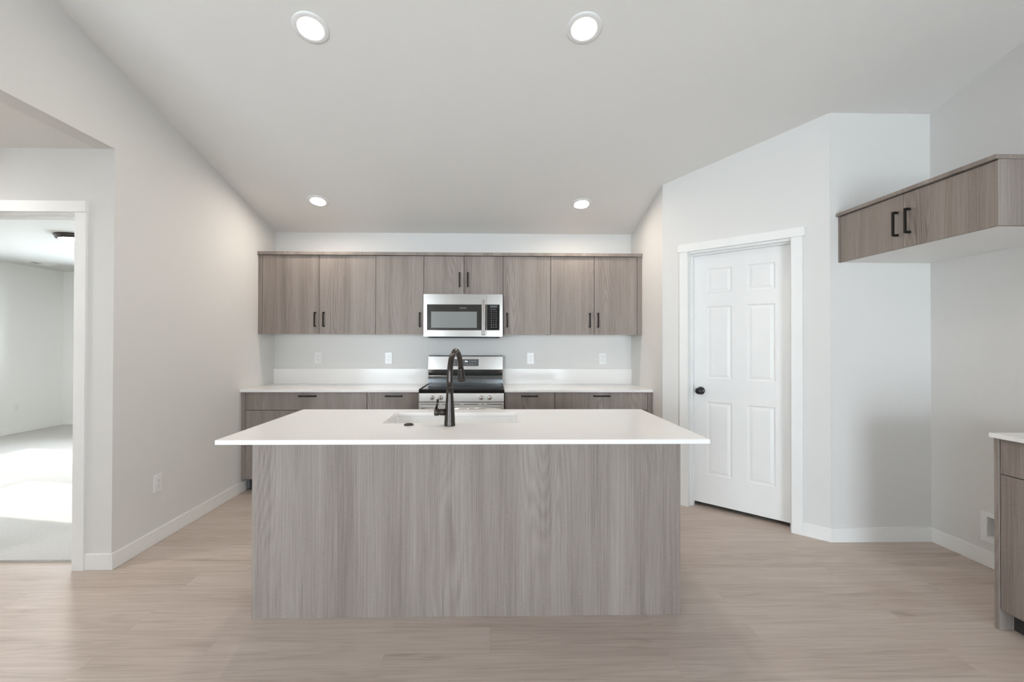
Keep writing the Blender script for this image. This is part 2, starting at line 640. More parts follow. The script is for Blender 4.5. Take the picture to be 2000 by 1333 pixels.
SLEN = (XD - XR) / R2
J0, J1, DTOP = 0.2263, 0.9385, 2.082               # door jamb faces and head
bm = bm_new()
prism_xy(bm, [(XR, YD), (XR + WT, YD + 0.047), (XR + WT, YB), (XR, YB)], 0, zc)
a, b_ = dg(0), dg(J0 - 0.001)
c, d_ = dg(J0 - 0.001, -WT), (XR + WT, YD + 0.047)
prism_xy(bm, [a, b_, c, d_], 0, zc)
prism_xy(bm, [dg(J0 - 0.001), dg(J1 + 0.001), dg(J1 + 0.001, -WT), dg(J0 - 0.001, -WT)], DTOP, zc)
prism_xy(bm, [dg(J1 + 0.001), dg(SLEN), (XD + 0.047, YP + WT), dg(J1 + 0.001, -WT)], 0, zc)
struct('wall_pantry', bm, M_WALL, 'angled corner wall around the white panel door', 'wall')
bm = bm_new()
prism_xy(bm, [(XD, YP), (XW, YP), (XW, YP + WT), (XD + 0.047, YP + WT)], 0, zc)
struct('wall_alcove', bm, M_WALL, 'short grey wall beside the refrigerator space', 'wall')

# hall and bedroom walls
bm = bm_new()
box(bm, HX1 + 0.002, XL - WT, YH, YH + WT, 0, ZC)
box(bm, BX - WT, HX0 - 0.002, YH, YH + WT, 0, ZC)
box(bm, HX0 - 0.002, HX1 + 0.002, YH, YH + WT, HTOP + 0.002, ZC)
struct('wall_hall', bm, M_WALL, 'grey hall wall holding the open doorway', 'wall')
bm = bm_new()
prism_xy(bm, [(XG - WT, 1.4), (XL, 1.4), (XL, 1.5), (XG - WT, 1.5)], 0, zc)
box(bm, -5.1, XG - WT, 1.4, 1.5, 0, ZC)
struct('wall_hall_near', bm, M_WALL, 'near side wall of the hall', 'wall')
bm = bm_new()
prism_xy(bm, [(XG - WT, YF - WT), (XG, YF - WT), (XG, YR), (XG - WT, YR)], 0, zc)
prism_xy(bm, [(XG - WT, YR), (XG, YR), (XG, 1.4), (XG - WT, 1.4)], 0, zc)
struct('wall_living', bm, M_WALL, 'left wall of the living area behind the viewer', 'wall')
struct('wall_hall_end', B(-5.1, -5.0, 1.5, YH, 0, ZC), M_WALL, 'end wall of the hall', 'wall')
W1, W2, WZ0, WZ1 = (5.28, 6.08), (4.13, 4.99), 0.60, 2.20
bm = bm_new()
box(bm, BX - WT, BX, YH + WT, W2[0], 0, ZC)
box(bm, BX - WT, BX, W2[1], W1[0], 0, ZC)
box(bm, BX - WT, BX, W1[1], BY, 0, ZC)
for a0, a1 in (W1, W2):
    box(bm, BX - WT, BX, a0, a1, 0, WZ0)
    box(bm, BX - WT, BX, a0, a1, WZ1, ZC)
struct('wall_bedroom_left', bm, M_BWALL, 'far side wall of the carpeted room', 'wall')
bm = bm_new()
box(bm, BX - WT, -6.20, BY, BY + WT, 0, ZC)
box(bm, -3.80, XL, BY, BY + WT, 0, ZC)
box(bm, -6.20, -3.80, BY, BY + WT, 0, 0.86)
box(bm, -6.20, -3.80, BY, BY + WT, 2.06, ZC)
struct('wall_bedroom_back', bm, M_BWALL, 'back wall of the carpeted room', 'wall')
struct('wall_bedroom_right', B(XL - WT, XL, YB + WT, BY, 0, ZC), M_BWALL, 'right wall of the carpeted room', 'wall')

# front wall with the glazed door and window that light the kitchen
bm = bm_new()
G1, GL = (0.62, 2.30), (-4.45, -2.20)
for x0, x1, z0, z1 in ((XG, GL[0], 0, None), (GL[0], GL[1], 0, 0.30), (GL[0], GL[1], 2.40, None), (GL[1], G1[0], 0, None), (G1[1], XW, 0, None), (G1[0], G1[1], 2.06, None)):
    if z1 is None:
        prism_xy(bm, [(x0, YF - WT), (x1, YF - WT), (x1, YF), (x0, YF)], z0, zc)
    else:
        box(bm, x0, x1, YF - WT, YF, z0, z1)
struct('wall_front', bm, M_WALL, 'grey wall with the glazed patio door behind the viewer', 'wall')


def window(name, x0, x1, z0, z1, along='x', plane=0.0, bars=(), rail=None, label='', glass=None):
    """frame and pane in a wall opening"""
    r = thing(name, label, 'window', (0, 0, 0), kind='structure')
    fb, gb = bm_new(), bm_new()
    t = 0.045

    def put(bm, a0, a1, zz0, zz1, d0, d1):
        if along == 'x':
            box(bm, a0, a1, plane + d0, plane + d1, zz0, zz1)
        else:
            box(bm, plane + d0, plane + d1, a0, a1, zz0, zz1)
    put(fb, x0, x0 + t, z0, z1, -0.04, 0.04)
    put(fb, x1 - t, x1, z0, z1, -0.04, 0.04)
    put(fb, x0 + t, x1 - t, z0, z0 + t, -0.04, 0.04)
    put(fb, x0 + t, x1 - t, z1 - t, z1, -0.04, 0.04)
    for bx_ in bars:
        put(fb, bx_ - 0.035, bx_ + 0.035, z0 + t, z1 - t, -0.03, 0.03)
    if rail:
        put(fb, x0 + t, x1 - t, rail - 0.025, rail + 0.025, -0.03, 0.03)
    put(gb, x0 + t, x1 - t, z0 + t, z1 - t, -0.004, 0.004)
    lpart('window_frame', fb, M_TRIM, r)
    lpart('pane', gb, glass or M_GLASS, r)
    return r


window('window_1', G1[0], G1[1], 0.0, 2.06, 'x', YF - 0.06, bars=(1.46,), label='sliding glass patio door behind the viewer')
window('added_window', -6.20, -3.80, 0.86, 2.06, 'x', BY + 0.06, bars=(-5.0,), label='unseen added window in the back wall of the carpeted room')  # added out of view to brighten the bedroom walls
window('window_5', GL[0], GL[1], 0.30, 2.40, 'x', YF - 0.06, bars=(-3.7, -2.95), label='wide triple window in the front wall behind the viewer')
window('window_3', W1[0], W1[1], WZ0, WZ1, 'y', BX - 0.06, rail=1.34, glass=M_GLASS_DIM, label='sunny bedroom window nearer the far corner')
window('window_4', W2[0], W2[1], WZ0, WZ1, 'y', BX - 0.06, rail=1.34, glass=M_GLASS_DIM, label='sunny bedroom window nearer the doorway')

# ------------------------------------------------------------------ baseboards
BH, BT = 0.094, 0.013


def base_x(bm, x0, x1, y, side):
    box(bm, x0, x1, min(y, y + side * BT), max(y, y + side * BT), 0.0, BH, 0.002, 1)


def base_y(bm, y0, y1, x, side):
    box(bm, min(x, x + side * BT), max(x, x + side * BT), y0, y1, 0.0, BH, 0.002, 1)


bm = bm_new()
base_y(bm, YH - BT, 4.165, XL, 1)
struct('baseboard_left', bm, M_TRIM, 'white baseboard along the left kitchen wall', 'baseboard')
bm = bm_new()
base_x(bm, -2.3715, XL, YH, -1)
base_x(bm, -5.0, -3.2765, YH, -1)
struct('baseboard_hall', bm, M_TRIM, 'white baseboard along the hall end wall on both sides of the doorway', 'baseboard')
bm = bm_new()
k = BT * math.tan(PI / 8)
prism_xy(bm, [dg(1.0150), dg(SLEN), dg(SLEN + k, BT), dg(1.0150, BT)], 0, BH)
struct('baseboard_pantry', bm, M_TRIM, 'white baseboard right of the panel door', 'baseboard')
bm = bm_new()
prism_xy(bm, [dg(0.0), dg(0.1525), dg(0.1525, BT), dg(-k, BT)], 0, BH)
prism_xy(bm, [(XR, 4.165), (XR, YD), dg(-k, BT), (XR - BT, 4.165)], 0, BH)
struct('baseboard_pantry_left', bm, M_TRIM, 'white baseboard left of the panel door', 'baseboard')
bm = bm_new()
prism_xy(bm, [(XD, YP), (XW, YP), (XW, YP - BT), dg(SLEN + k, BT)], 0, BH)
struct('baseboard_alcove', bm, M_TRIM, 'white baseboard at the back of the refrigerator space', 'baseboard')
bm = bm_new()
base_y(bm, 2.11, YP - BT, XW, -1)
struct('baseboard_right', bm, M_TRIM, 'white baseboard along the right wall', 'baseboard')
bm = bm_new()
base_y(bm, YH + WT, BY, BX, 1)
struct('baseboard_bedroom_left', bm, M_TRIM, 'white baseboard below the far side wall of the carpeted room', 'baseboard')
bm = bm_new()
base_x(bm, BX + BT, XL - WT, BY, -1)
struct('baseboard_bedroom_back', bm, M_TRIM, 'white baseboard below the back wall of the carpeted room', 'baseboard')

# ------------------------------------------------------------------ pantry door
ANG = -PI / 4
door = thing('door_1', 'white six panel pantry door in the angled corner wall', 'door', (XR, YD, 0), ANG, kind='structure')


def raised_panel_door(w0, w1, z0, z1, yf, th, panels):
    """front face with sunk, raised-centre panels; front faces -y"""
    bm = bm_new()
    box(bm, w0, w1, yf + 0.009, yf + th, z0, z1)
    xs = sorted(set([w0, w1] + [p[0] for p in panels] + [p[1] for p in panels]))
    zs = sorted(set([z0, z1] + [p[2] for p in panels] + [p[3] for p in panels]))
    for i in range(len(xs) - 1):
        for j in range(len(zs) - 1):
            cx, cz = (xs[i] + xs[i + 1]) / 2, (zs[j] + zs[j + 1]) / 2
            if any(p[0] < cx < p[1] and p[2] < cz < p[3] for p in panels):
                continue
            q = [bm.verts.new((x, yf, z)) for x, z in ((xs[i], zs[j]), (xs[i + 1], zs[j]), (xs[i + 1], zs[j + 1]), (xs[i], zs[j + 1]))]
            bm.faces.new(q)
    # outer rim
    for (xa, za), (xb, zb) in (((w0, z0), (w1, z0)), ((w1, z0), (w1, z1)), ((w1, z1), (w0, z1)), ((w0, z1), (w0, z0))):
        bm.faces.new([bm.verts.new(v) for v in ((xa, yf, za), (xb, yf, zb), (xb, yf + 0.009, zb), (xa, yf + 0.009, za))])
    for x0, x1, za, zb in panels:
        rings = [(0.0, 0.0), (0.008, 0.007), (0.014, 0.0075), (0.034, 0.0015)]
        pr = None
        for ins, dep in rings:
            cur = [bm.verts.new((x, yf + dep, z)) for x, z in
                   ((x0 + ins, za + ins), (x1 - ins, za + ins), (x1 - ins, zb - ins), (x0 + ins, zb - ins))]
            if pr:
                for q in range(4):
                    bm.faces.new((pr[q], pr[(q + 1) % 4], cur[(q + 1) % 4], cur[q]))
            pr = cur
        bm.faces.new(pr)
    bmesh.ops.remove_doubles(bm, verts=bm.verts[:], dist=1e-5)
    return bm


DF = 0.079                                          # door face set back in the jamb
panels = []
for za, zb in ((0.272, 0.862), (1.050, 1.636), (1.744, 1.944)):
    panels.append((0.338, 0.526, za, zb))
    panels.append((0.638, 0.826, za, zb))
slab = lpart('door_slab', raised_panel_door(J0 + 0.003, J1 - 0.003, 0.034, 2.066, DF, 0.035, panels), M_DOOR, door)
kb = bm_new()
lathe(kb, (J0 + 0.064, DF, 0.948), (0, -1, 0), [(0, 0.032), (0.006, 0.032), (0.010, 0.028), (0.012, 0.014), (0.030, 0.011),
                                                (0.034, 0.016), (0.041, 0.0245), (0.052, 0.0270), (0.060, 0.0245), (0.066, 0.016), (0.068, 0.004)])
lpart('door_knob', kb, M_KNOB, door)

# casing, jamb and stop of the pantry door
t1 = thing('trim_1', 'white casing around the six panel pantry door', 'door trim', (XR, YD, 0), ANG, kind='structure')
lpart('casing', B(0.1525, 0.2203, -0.018, 0.0, 0.0, 2.0876, 0.001), M_TRIM, t1)
lpart('casing', B(0.9447, 1.0148, -0.018, 0.0, 0.0, 2.0876, 0.001), M_TRIM, t1)
lpart('head_casing', B(0.1400, 1.0290, -0.025, 0.0, 2.0876, 2.1515, 0.001), M_TRIM, t1)
jb = bm_new()
box(jb, J0 - 0.018, J0, 0.0, WT, 0.0, DTOP)
box(jb, J1, J1 + 0.018, 0.0, WT, 0.0, DTOP)
box(jb, J0, J1, -0.002, WT, DTOP - 0.012, DTOP + 0.0054)
box(jb, J0, J0 + 0.012, DF - 0.036, DF - 0.002, 0.0, DTOP - 0.012)
box(jb, J1 - 0.012, J1, DF - 0.036, DF - 0.002, 0.0, DTOP - 0.012)
box(jb, J0, J1, DF - 0.036, DF - 0.002, DTOP - 0.024, DTOP - 0.012)
lpart('jamb', jb, M_TRIM, t1)

# ------------------------------------------------------------------ bedroom doorway trim
t2 = thing('trim_2', 'white casing around the open doorway to the carpeted room', 'door trim', (0, YH, 0), kind='structure')
for x0, x1 in ((-2.4375, -2.3716), (-3.276, -3.210)):
    lpart('casing', B(x0, x1, -0.018, 0, 0, 2.0955, 0.001), M_TRIM, t2)
lpart('head_casing', B(-3.289, -2.3700, -0.025, 0, 2.0955, 2.1605, 0.001), M_TRIM, t2)
jb = bm_new()
box(jb, HX1, HX1 + 0.018, 0, WT, 0, HTOP)
box(jb, HX0 - 0.018, HX0, 0, WT, 0, HTOP)
box(jb, HX0, HX1, -0.002, WT, HTOP - 0.004, HTOP + 0.0054)
box(jb, HX0, HX0 + 0.012, 0.045, 0.08, 0, HTOP - 0.004)
box(jb, HX1 - 0.012, HX1, 0.045, 0.08, 0, HTOP - 0.004)
box(jb, HX0 + 0.012, HX1 - 0.012, 0.045, 0.08, HTOP - 0.016, HTOP - 0.004)
lpart('jamb', jb, M_TRIM, t2)

# ------------------------------------------------------------------ cabinet pulls
def pull_mesh(length, horizontal=False):
    """square bar pull on two posts; back on the y = 0 plane, sticks out towards -y"""
    bm = bm_new()
    h, q = length / 2, 0.0060
    if horizontal:
        box(bm, -h, h, -0.034, -0.024, -q, q, 0.0012, 1)
        for s in (-1, 1):
            box(bm, s * (h - 0.005) - q, s * (h - 0.005) + q, -0.0245, 0.0, -q, q, 0.0008, 1)
    else:
        box(bm, -q, q, -0.034, -0.024, -h, h, 0.0012, 1)
        for s in (-1, 1):
            box(bm, -q, q, -0.0245, 0.0, s * (h - 0.005) - q, s * (h - 0.005) + q, 0.0008, 1)
    finish(bm)
    me = bpy.data.meshes.new('handle')
    bm.to_mesh(me)
    bm.free()
    me.materials.append(M_BLACK)
    return me


PULL_V, PULL_H = pull_mesh(0.140), pull_mesh(0.150, True)


def pull(parent, loc, me, rotz=0.0):
    o = bpy.data.objects.new('handle', me)
    COL.objects.link(o)
    o.parent = parent
    o.location = loc
    o.rotation_euler = (0, 0, rotz)
    return o


GAP = 0.0022


def carcass(name, label, cat, x0, x1, y0, y1, z0, z1, group, mat=M_WOOD):
    """box with open front made of side, top, bottom and back boards; root at the bottom centre"""
    r = thing(name, label, cat, ((x0 + x1) / 2, (y0 + y1) / 2, z0), group=group)
    return r


# ------------------------------------------------------------------ wall cabinets over the back counter
UF, UZ0, UZ1, UZT = 4.370, 1.4194, 2.1765, 2.2070
UGRP = 'wall cabinets over the back counter'


def upper(label, x0, x1, z0, doors, pulls, fillers=()):
    r = carcass('wall_cabinet', label, 'cabinet', x0, x1, UF, YB, z0, UZ1, UGRP)
    bm = bm_new()
    box(bm, x0 + 0.0005, x0 + 0.016, UF + 0.0205, YB, z0 + 0.003, UZ1)
    box(bm, x1 - 0.016, x1 - 0.0005, UF + 0.0205, YB, z0 + 0.003, UZ1)
    box(bm, x0 + 0.016, x1 - 0.016, YB - 0.006, YB, z0 + 0.003, UZ1)
    box(bm, x0 + 0.016, x1 - 0.016, UF + 0.0205, YB - 0.006, UZ1 - 0.016, UZ1)
    part('body', bm, M_WOOD, r)
    part('bottom_panel', B(x0 + 0.016, x1 - 0.016, UF + 0.0205, YB - 0.006, z0 + 0.003, z0 + 0.019), M_WHITE, r,
         label='white underside panel')
    for fx0, fx1 in fillers:
        part('filler_strip', B(fx0, fx1, UF, UF + 0.02, z0, UZ1, 0.0008), M_WOOD, r)
    for (d0, d1), px in zip(doors, pulls):
        d = part('door', B(d0 + GAP, d1 - GAP, UF, UF + 0.0195, z0, UZ1 - 0.003, 0.0008), M_WOOD, r)
        zc_ = (z0 + 0.1395) if z0 < 1.6 else z0 + 0.141
        pull(d, (px - r.location.x, UF - r.location.y, zc_ - r.location.z), PULL_V)
    return r


upper('wide two door wall cabinet against the left wall, left end of the row', -2.182, -1.105, UZ0,
      ((-2.182, -1.6436), (-1.6436, -1.105)), (-1.6780, -1.5958), fillers=((-2.2225, -2.1835),))
upper('narrow single door wall cabinet on the left side of the microwave', -1.105, -0.645, UZ0, ((-1.105, -0.645),), (-0.6806,))
upper('short two door wall cabinet right above the microwave', -0.645, 0.1175, 1.8040,
      ((-0.645, -0.2603), (-0.2603, 0.1175)), (-0.3008, -0.2225))
upper('narrow single door wall cabinet on the right side of the microwave', 0.1175, 0.578, UZ0, ((0.1175, 0.578),), (0.1571,))
upper('wide two door wall cabinet by the angled pantry wall, right end of the row', 0.578, 1.421, UZ0,
      ((0.578, 1.001), (1.001, 1.421)), (0.9556, 1.0353), fillers=((1.4225, 1.4675),))
tag(mesh_obj('cabinet_top_trim', B(-2.2225, 1.4675, UF - 0.016, YB, UZ1 + 0.0005, UZT, 0.001), M_WOOD),
    'long grey oak trim board lying along the tops of the back wall cabinets', 'cabinet trim')

# ------------------------------------------------------------------ microwave
MW = thing('microwave', 'stainless over-the-range microwave hung under the short wall cabinet', 'microwave', (-0.263, 4.5, 1.39))
X0, X1, MZ0, MZ1, MY = -0.6365, 0.1115, 1.3985, 1.7990, 4.300
SPL = -0.0405
part('body', B(X0 + 0.004, X1 - 0.004, MY + 0.03, YB, MZ0 - 0.004, MZ1, 0.002), M_STEEL_D, MW)
bm = bm_new()
box(bm, X0 + 0.04, X1 - 0.03, MY + 0.012, YB - 0.05, MZ0 - 0.012, MZ0 - 0.004)
part('vent_base', bm, M_BLACK, MW, label='black underside with vent')


def bezel(x0, x1, z0, z1, hx0, hx1, hz0, hz1, y0, y1, bev=0.004):
    """flat frame with a rectangular opening; front faces -y"""
    bm = bm_new()
    o = [(x0, z0), (x1, z0), (x1, z1), (x0, z1)]
    i = [(hx0, hz0), (hx1, hz0), (hx1, hz1), (hx0, hz1)]
    vo = [bm.verts.new((x, y0, z)) for x, z in o]
    vi = [bm.verts.new((x, y0, z)) for x, z in i]
    bo = [bm.verts.new((x, y1, z)) for x, z in o]
    bi = [bm.verts.new((x, y1, z)) for x, z in i]
    for q in range(4):
        p = (q + 1) % 4
        bm.faces.new((vo[q], vo[p], vi[p], vi[q]))
        bm.faces.new((bo[p], bo[q], bi[q], bi[p]))
        bm.faces.new((vo[p], vo[q], bo[q], bo[p]))
        bm.faces.new((vi[q], vi[p], bi[p], bi[q]))
    return bm


mdoor = part('door', bezel(X0, SPL - 0.001, MZ0, MZ1, -0.6045, SPL - 0.0012, 1.4570, 1.7020, MY, MY + 0.03), M_STEEL, MW)
part('door_glass', B(-0.6045, SPL - 0.0015, MY + 0.003, MY + 0.028, 1.4570, 1.7020), M_MWDOOR, mdoor, MW, label='dark glass with pale viewing screen')
part('viewing_screen', B(-0.5654, -0.1330, MY + 0.0022, MY + 0.0032, 1.4800, 1.6340), M_MWGLASS, mdoor, MW)
part('logo', text_bm('FRIGIDAIRE', 0.012, -0.2655, MY + 0.0027, 1.6675, 0.064), M_MARK, mdoor, MW, label='small pale maker lettering')
hb = bm_new()
box(hb, -0.0862, -0.0515, MY - 0.040, MY - 0.026, 1.4100, 1.7470, 0.005, 3)
box(hb, -0.0800, -0.0580, MY - 0.027, MY, 1.4250, 1.4470, 0.002, 2)
box(hb, -0.0800, -0.0580, MY - 0.027, MY, 1.7100, 1.7320, 0.002, 2)
part('handle', hb, M_CHROME, mdoor, MW, label='polished vertical bar handle')
cp = part('control_panel', bezel(SPL + 0.001, X1, MZ0, MZ1, SPL + 0.002, 0.0835, 1.4570, 1.7020, MY, MY + 0.03), M_STEEL, MW)
part('keypad', B(SPL + 0.0022, 0.0833, MY + 0.002, MY + 0.028, 1.4570, 1.7020), M_BGLASS, cp, MW, label='glossy black touch keypad')
bm = bm_new()
box(bm, -0.008, 0.060, MY + 0.0012, MY + 0.0022, 1.672, 1.694)
part('display', bm, M_DISPLAY, cp, MW, label='small dark grey clock display')
bm = bm_new()
for zi in range(8):
    z = 1.636 - zi * 0.0212
    for xi, wd in enumerate((0.005, 0.0035, 0.005)):
        x = 0.006 + xi * 0.022
        if zi >= 6:
            wd *= 1.6
        box(bm, x - wd / 2, x + wd / 2, MY + 0.0014, MY + 0.0021, z - 0.0022, z + 0.0022)
box(bm, -0.004, 0.050, MY + 0.0014, MY + 0.0021, 1.6545, 1.6560)
part('key_lettering', bm, M_MARK, cp, MW)

# ------------------------------------------------------------------ cooking range
RX0, RX1, RY = -0.6370, 0.1200, 4.030
RG = thing('range', 'freestanding stainless electric range between the two back counters', 'range', (-0.2585, 4.36, 0.0))
bm = bm_new()
box(bm, RX0 + 0.003, RX1 - 0.003, RY + 0.040, 4.685, 0.03, 0.890)
for lx in (RX0 + 0.05, RX1 - 0.05):
    for ly in (RY + 0.10, 4.63):
        lathe(bm, (lx, ly, 0.0), (0, 0, 1), [(0, 0.016), (0.03, 0.016)], 12)
part('body', bm, M_STEEL_D, RG)
# cooktop: black rim with glass inset
cook = part('cooktop', B(RX0, RX1, RY, 4.600, 0.8905, 0.9205, 0.004), M_BGLASS, RG, label='black glass cooktop')
bm = bm_new()
for (x0, x1, y0, y1) in ((RX0, RX1, RY, RY + 0.012), (RX0, RX0 + 0.010, RY + 0.012, 4.598), (RX1 - 0.010, RX1, RY + 0.012, 4.598)):
    box(bm, x0, x1, y0, y1, 0.9205, 0.9255, 0.001, 1)
part('rim', bm, M_BLACK, cook, RG)
for bx_, by_, br_ in ((-0.45, 4.17, 0.105), (-0.07, 4.17, 0.085), (-0.45, 4.44, 0.075), (-0.07, 4.44, 0.105)):
    bm = bm_new()
    n = 48
    ring = [[bm.verts.new((bx_ + math.cos(2 * PI * q / n) * r_, by_ + math.sin(2 * PI * q / n) * r_, 0.9208)) for q in range(n)]
            for r_ in (br_ - 0.0015, br_)]
    for q in range(n):
        bm.faces.new((ring[0][q], ring[0][(q + 1) % n], ring[1][(q + 1) % n], ring[1][q]))
    part('burner_ring', bm, M_MWGLASS, cook, RG)
# backguard
bm = bm_new()
prism_yz(bm, [(4.690, 0.921), (4.690, 1.208), (4.632, 1.208), (4.624, 1.200), (4.612, 1.0676), (4.620, 1.0345), (4.655, 1.0340), (4.655, 0.921)], -0.634, 0.122)
bgd = part('backguard', bm, M_STEEL, RG, label='stainless control backguard')
part('vent_strip', B(-0.632, 0.120, 4.620, 4.656, 1.0100, 1.0340), M_BLACK, bgd, RG)
bm = bm_new()
prism_yz(bm, [(4.656, 0.9215), (4.656, 1.0095), (4.617, 1.0095)] + [(4.617 - 0.016 * math.sin(math.radians(9 * q)), 1.0095 - 0.088 * (1 - math.cos(math.radians(9 * q)))) for q in range(1, 11)] + [(4.601, 0.9215)], -0.632, 0.120)
part('cove', bm, M_COVE, bgd, RG, label='glossy dark curved strip')
SLOPE_A = math.atan2(0.012, 0.1324)


def on_guard(z):
    return 4.612 + (z - 1.0676) * (0.012 / 0.1324)


bm = bm_new()
box(bm, -0.3880, -0.1220, -0.0012, 0.004, -0.035, 0.035, 0.0005, 1)
bm.transform(Matrix.Translation((0, on_guard(1.137), 1.137)) @ Matrix.Rotation(-SLOPE_A, 4, 'X'))
dsp = part('display', bm, M_DISPLAY, bgd, RG, label='dark grey control display')
bm = bm_new()
for x, z, wd, h in ((-0.366, 0.012, 0.012, 0.003), (-0.340, 0.012, 0.010, 0.003), (-0.318, 0.012, 0.010, 0.003), (-0.209, 0.012, 0.006, 0.006),
                    (-0.186, 0.012, 0.020, 0.004), (-0.160, 0.012, 0.007, 0.010), (-0.366, -0.014, 0.010, 0.007), (-0.340, -0.014, 0.008, 0.005),
                    (-0.318, -0.014, 0.008, 0.005), (-0.262, -0.016, 0.006, 0.005), (-0.238, -0.016, 0.008, 0.005), (-0.209, -0.016, 0.007, 0.006),
                    (-0.186, -0.016, 0.014, 0.003), (-0.160, -0.018, 0.006, 0.005)):
    bm = bm_new()
    box(bm, x - wd / 2, x + wd / 2, -0.0022, -0.0010, z - h / 2, z + h / 2)
    bm.transform(Matrix.Translation((0, on_guard(1.137), 1.137)) @ Matrix.Rotation(-SLOPE_A, 4, 'X'))
    part('button_mark', bm, M_MARK, bgd, RG)
bm = text_bm('36', 0.024, 0, 0, 0, 0.030)
bm.transform(Matrix.Translation((-0.250, on_guard(1.149) - 0.0016, 1.149)) @ Matrix.Rotation(-SLOPE_A, 4, 'X'))
part('digits', bm, M_LED, bgd, RG)
# front control panel and knobs
fp = part('control_panel', B(RX0, RX1, RY + 0.001, RY + 0.038, 0.8115, 0.8895, 0.004), M_STEEL_R, RG)
for kx in (-0.5184, -0.4437, -0.0831, -0.0081):
    bm = bm_new()
    lathe(bm, (kx, RY + 0.001, 0.8510), (0, -1, 0), [(0, 0.021), (0.004, 0.021), (0.006, 0.0185), (0.022, 0.0165), (0.024, 0.015), (0.0245, 0.004)], 28)
    kn = part('knob', bm, M_CHROME, RG)
    bm = bm_new()
    box(bm, kx - 0.0045, kx + 0.0045, RY - 0.034, RY - 0.022, 0.8360, 0.8660, 0.002, 2)
    part('grip', bm, M_CHROME, kn, RG)
# oven door with vent slots, window and bar handle
od = part('oven_door', B(RX0, RX1, RY + 0.003, RY + 0.039, 0.235, 0.8075, 0.005), M_STEEL_R, RG)
bm = bm_new()
for x0, x1 in ((-0.622, -0.490), (-0.470, -0.452), (-0.430, -0.360), (-0.335, -0.270), (-0.240, -0.112), (-0.078, -0.060), (-0.034, 0.104)):
    box(bm, x0, x1, RY + 0.0018, RY + 0.006, 0.7895, 0.7945)
part('vent_slots', bm, M_BLACK, od, RG)
part('oven_window', B(-0.54, 0.02, RY + 0.0015, RY + 0.006, 0.36, 0.64, 0.001), M_BGLASS, od, RG)
bm = bm_new()
tube(bm, [(RX0 + 0.03, RY - 0.035, 0.755), (RX1 - 0.03, RY - 0.035, 0.755)], 0.0145, 20)
for x in (RX0 + 0.06, RX1 - 0.06):
    tube(bm, [(x, RY - 0.035, 0.755), (x, RY + 0.004, 0.755)], 0.010, 14)
part('handle', bm, M_CHROME, od, RG, label='long steel bar handle')
part('storage_drawer', B(RX0, RX1, RY + 0.003, RY + 0.039, 0.055, 0.229, 0.005), M_STEEL_R, RG)

# ------------------------------------------------------------------ base cabinets on the back wall
BF, BZ0, BZD, BZ1, CT = 4.090, 0.1150, 0.7320, 0.8935, 0.9140
BGRP = 'base cabinets along the back wall'


def base(label, x0, x1, drawers, dpulls, doors, fillers=()):
    r = carcass('base_cabinet', label, 'cabinet', x0, x1, BF, (YB - 0.003), 0.0, BZ1, BGRP)
    bm = bm_new()
    box(bm, x0 + 0.0005, x0 + 0.016, BF + 0.0205, (YB - 0.003), BZ0, BZ1)
    box(bm, x1 - 0.016, x1 - 0.0005, BF + 0.0205, (YB - 0.003), BZ0, BZ1)
    box(bm, x0 + 0.016, x1 - 0.016, (YB - 0.003) - 0.006, (YB - 0.003), BZ0, BZ1)
    box(bm, x0 + 0.016, x1 - 0.016, BF + 0.0205, (YB - 0.003) - 0.006, BZ0, BZ0 + 0.016)
    part('body', bm, M_WOOD, r)
    part('toe_kick', B(x0 + 0.0005, x1 - 0.0005, BF + 0.075, BF + 0.093, 0, BZ0), M_TOE, r, label='dark recessed toe kick')
    for fx0, fx1 in fillers:
        part('filler_strip', B(fx0, fx1, BF, BF + 0.02, BZ0, BZ1, 0.003), M_WOOD, r)
    for (d0, d1), px in zip(drawers, dpulls):
        d = part('drawer', B(d0 + GAP, d1 - GAP, BF, BF + 0.0195, BZD + 0.002, BZ1 - 0.004, 0.0008), M_WOOD, r)
        pull(d, (px - r.location.x, BF - r.location.y, 0.8590), PULL_H)
    for i, (d0, d1) in enumerate(doors):
        d = part('door', B(d0 + GAP, d1 - GAP, BF, BF + 0.0195, BZ0 + 0.002, BZD - 0.002, 0.0008), M_WOOD, r)
        px = d1 - 0.04 if i == 0 else d0 + 0.04
        pull(d, (px - r.location.x, BF - r.location.y, 0.62), PULL_V)
    return r


base('wide base cabinet against the left wall with a full width drawer', -2.184, -1.1083, ((-2.184, -1.1083),), (-1.6340,),
     ((-2.184, -1.646), (-1.646, -1.1083)), fillers=((-2.2225, -2.1855),))
base('narrow base cabinet touching the left side of the range', -1.1083, -0.6430, ((-1.1083, -0.6430),), (-0.8680,), ((-1.1083, -0.6430),))
base('narrow base cabinet touching the right side of the range', 0.1260, 0.5796, ((0.1260, 0.5796),), (0.3510,), ((0.1260, 0.5796),))
base('wide base cabinet with one drawer by the pantry return wall', 0.5796, 1.4256, ((0.5796, 1.4256),), (1.0030,),
     ((0.5796, 1.002), (1.002, 1.4256)), fillers=((1.4270, 1.4675),))

for label, x0, x1 in (('white quartz counter from the left wall to the range', -2.2225, -0.6400),
                      ('white quartz counter from the range to the pantry return wall', 0.1230, 1.4675)):
    c = thing('countertop', label, 'countertop', ((x0 + x1) / 2, 4.39, BZ1), group='white quartz counters on the back wall')
    part('slab', B(x0, x1, 4.066, YB, BZ1 + 0.0003, CT, 0.0015), M_QUARTZ, c)
    part('backsplash', B(x0, x1, YB - 0.020, YB, CT, 1.0700, 0.0012), M_QUARTZ, c, label='low white quartz upstand')

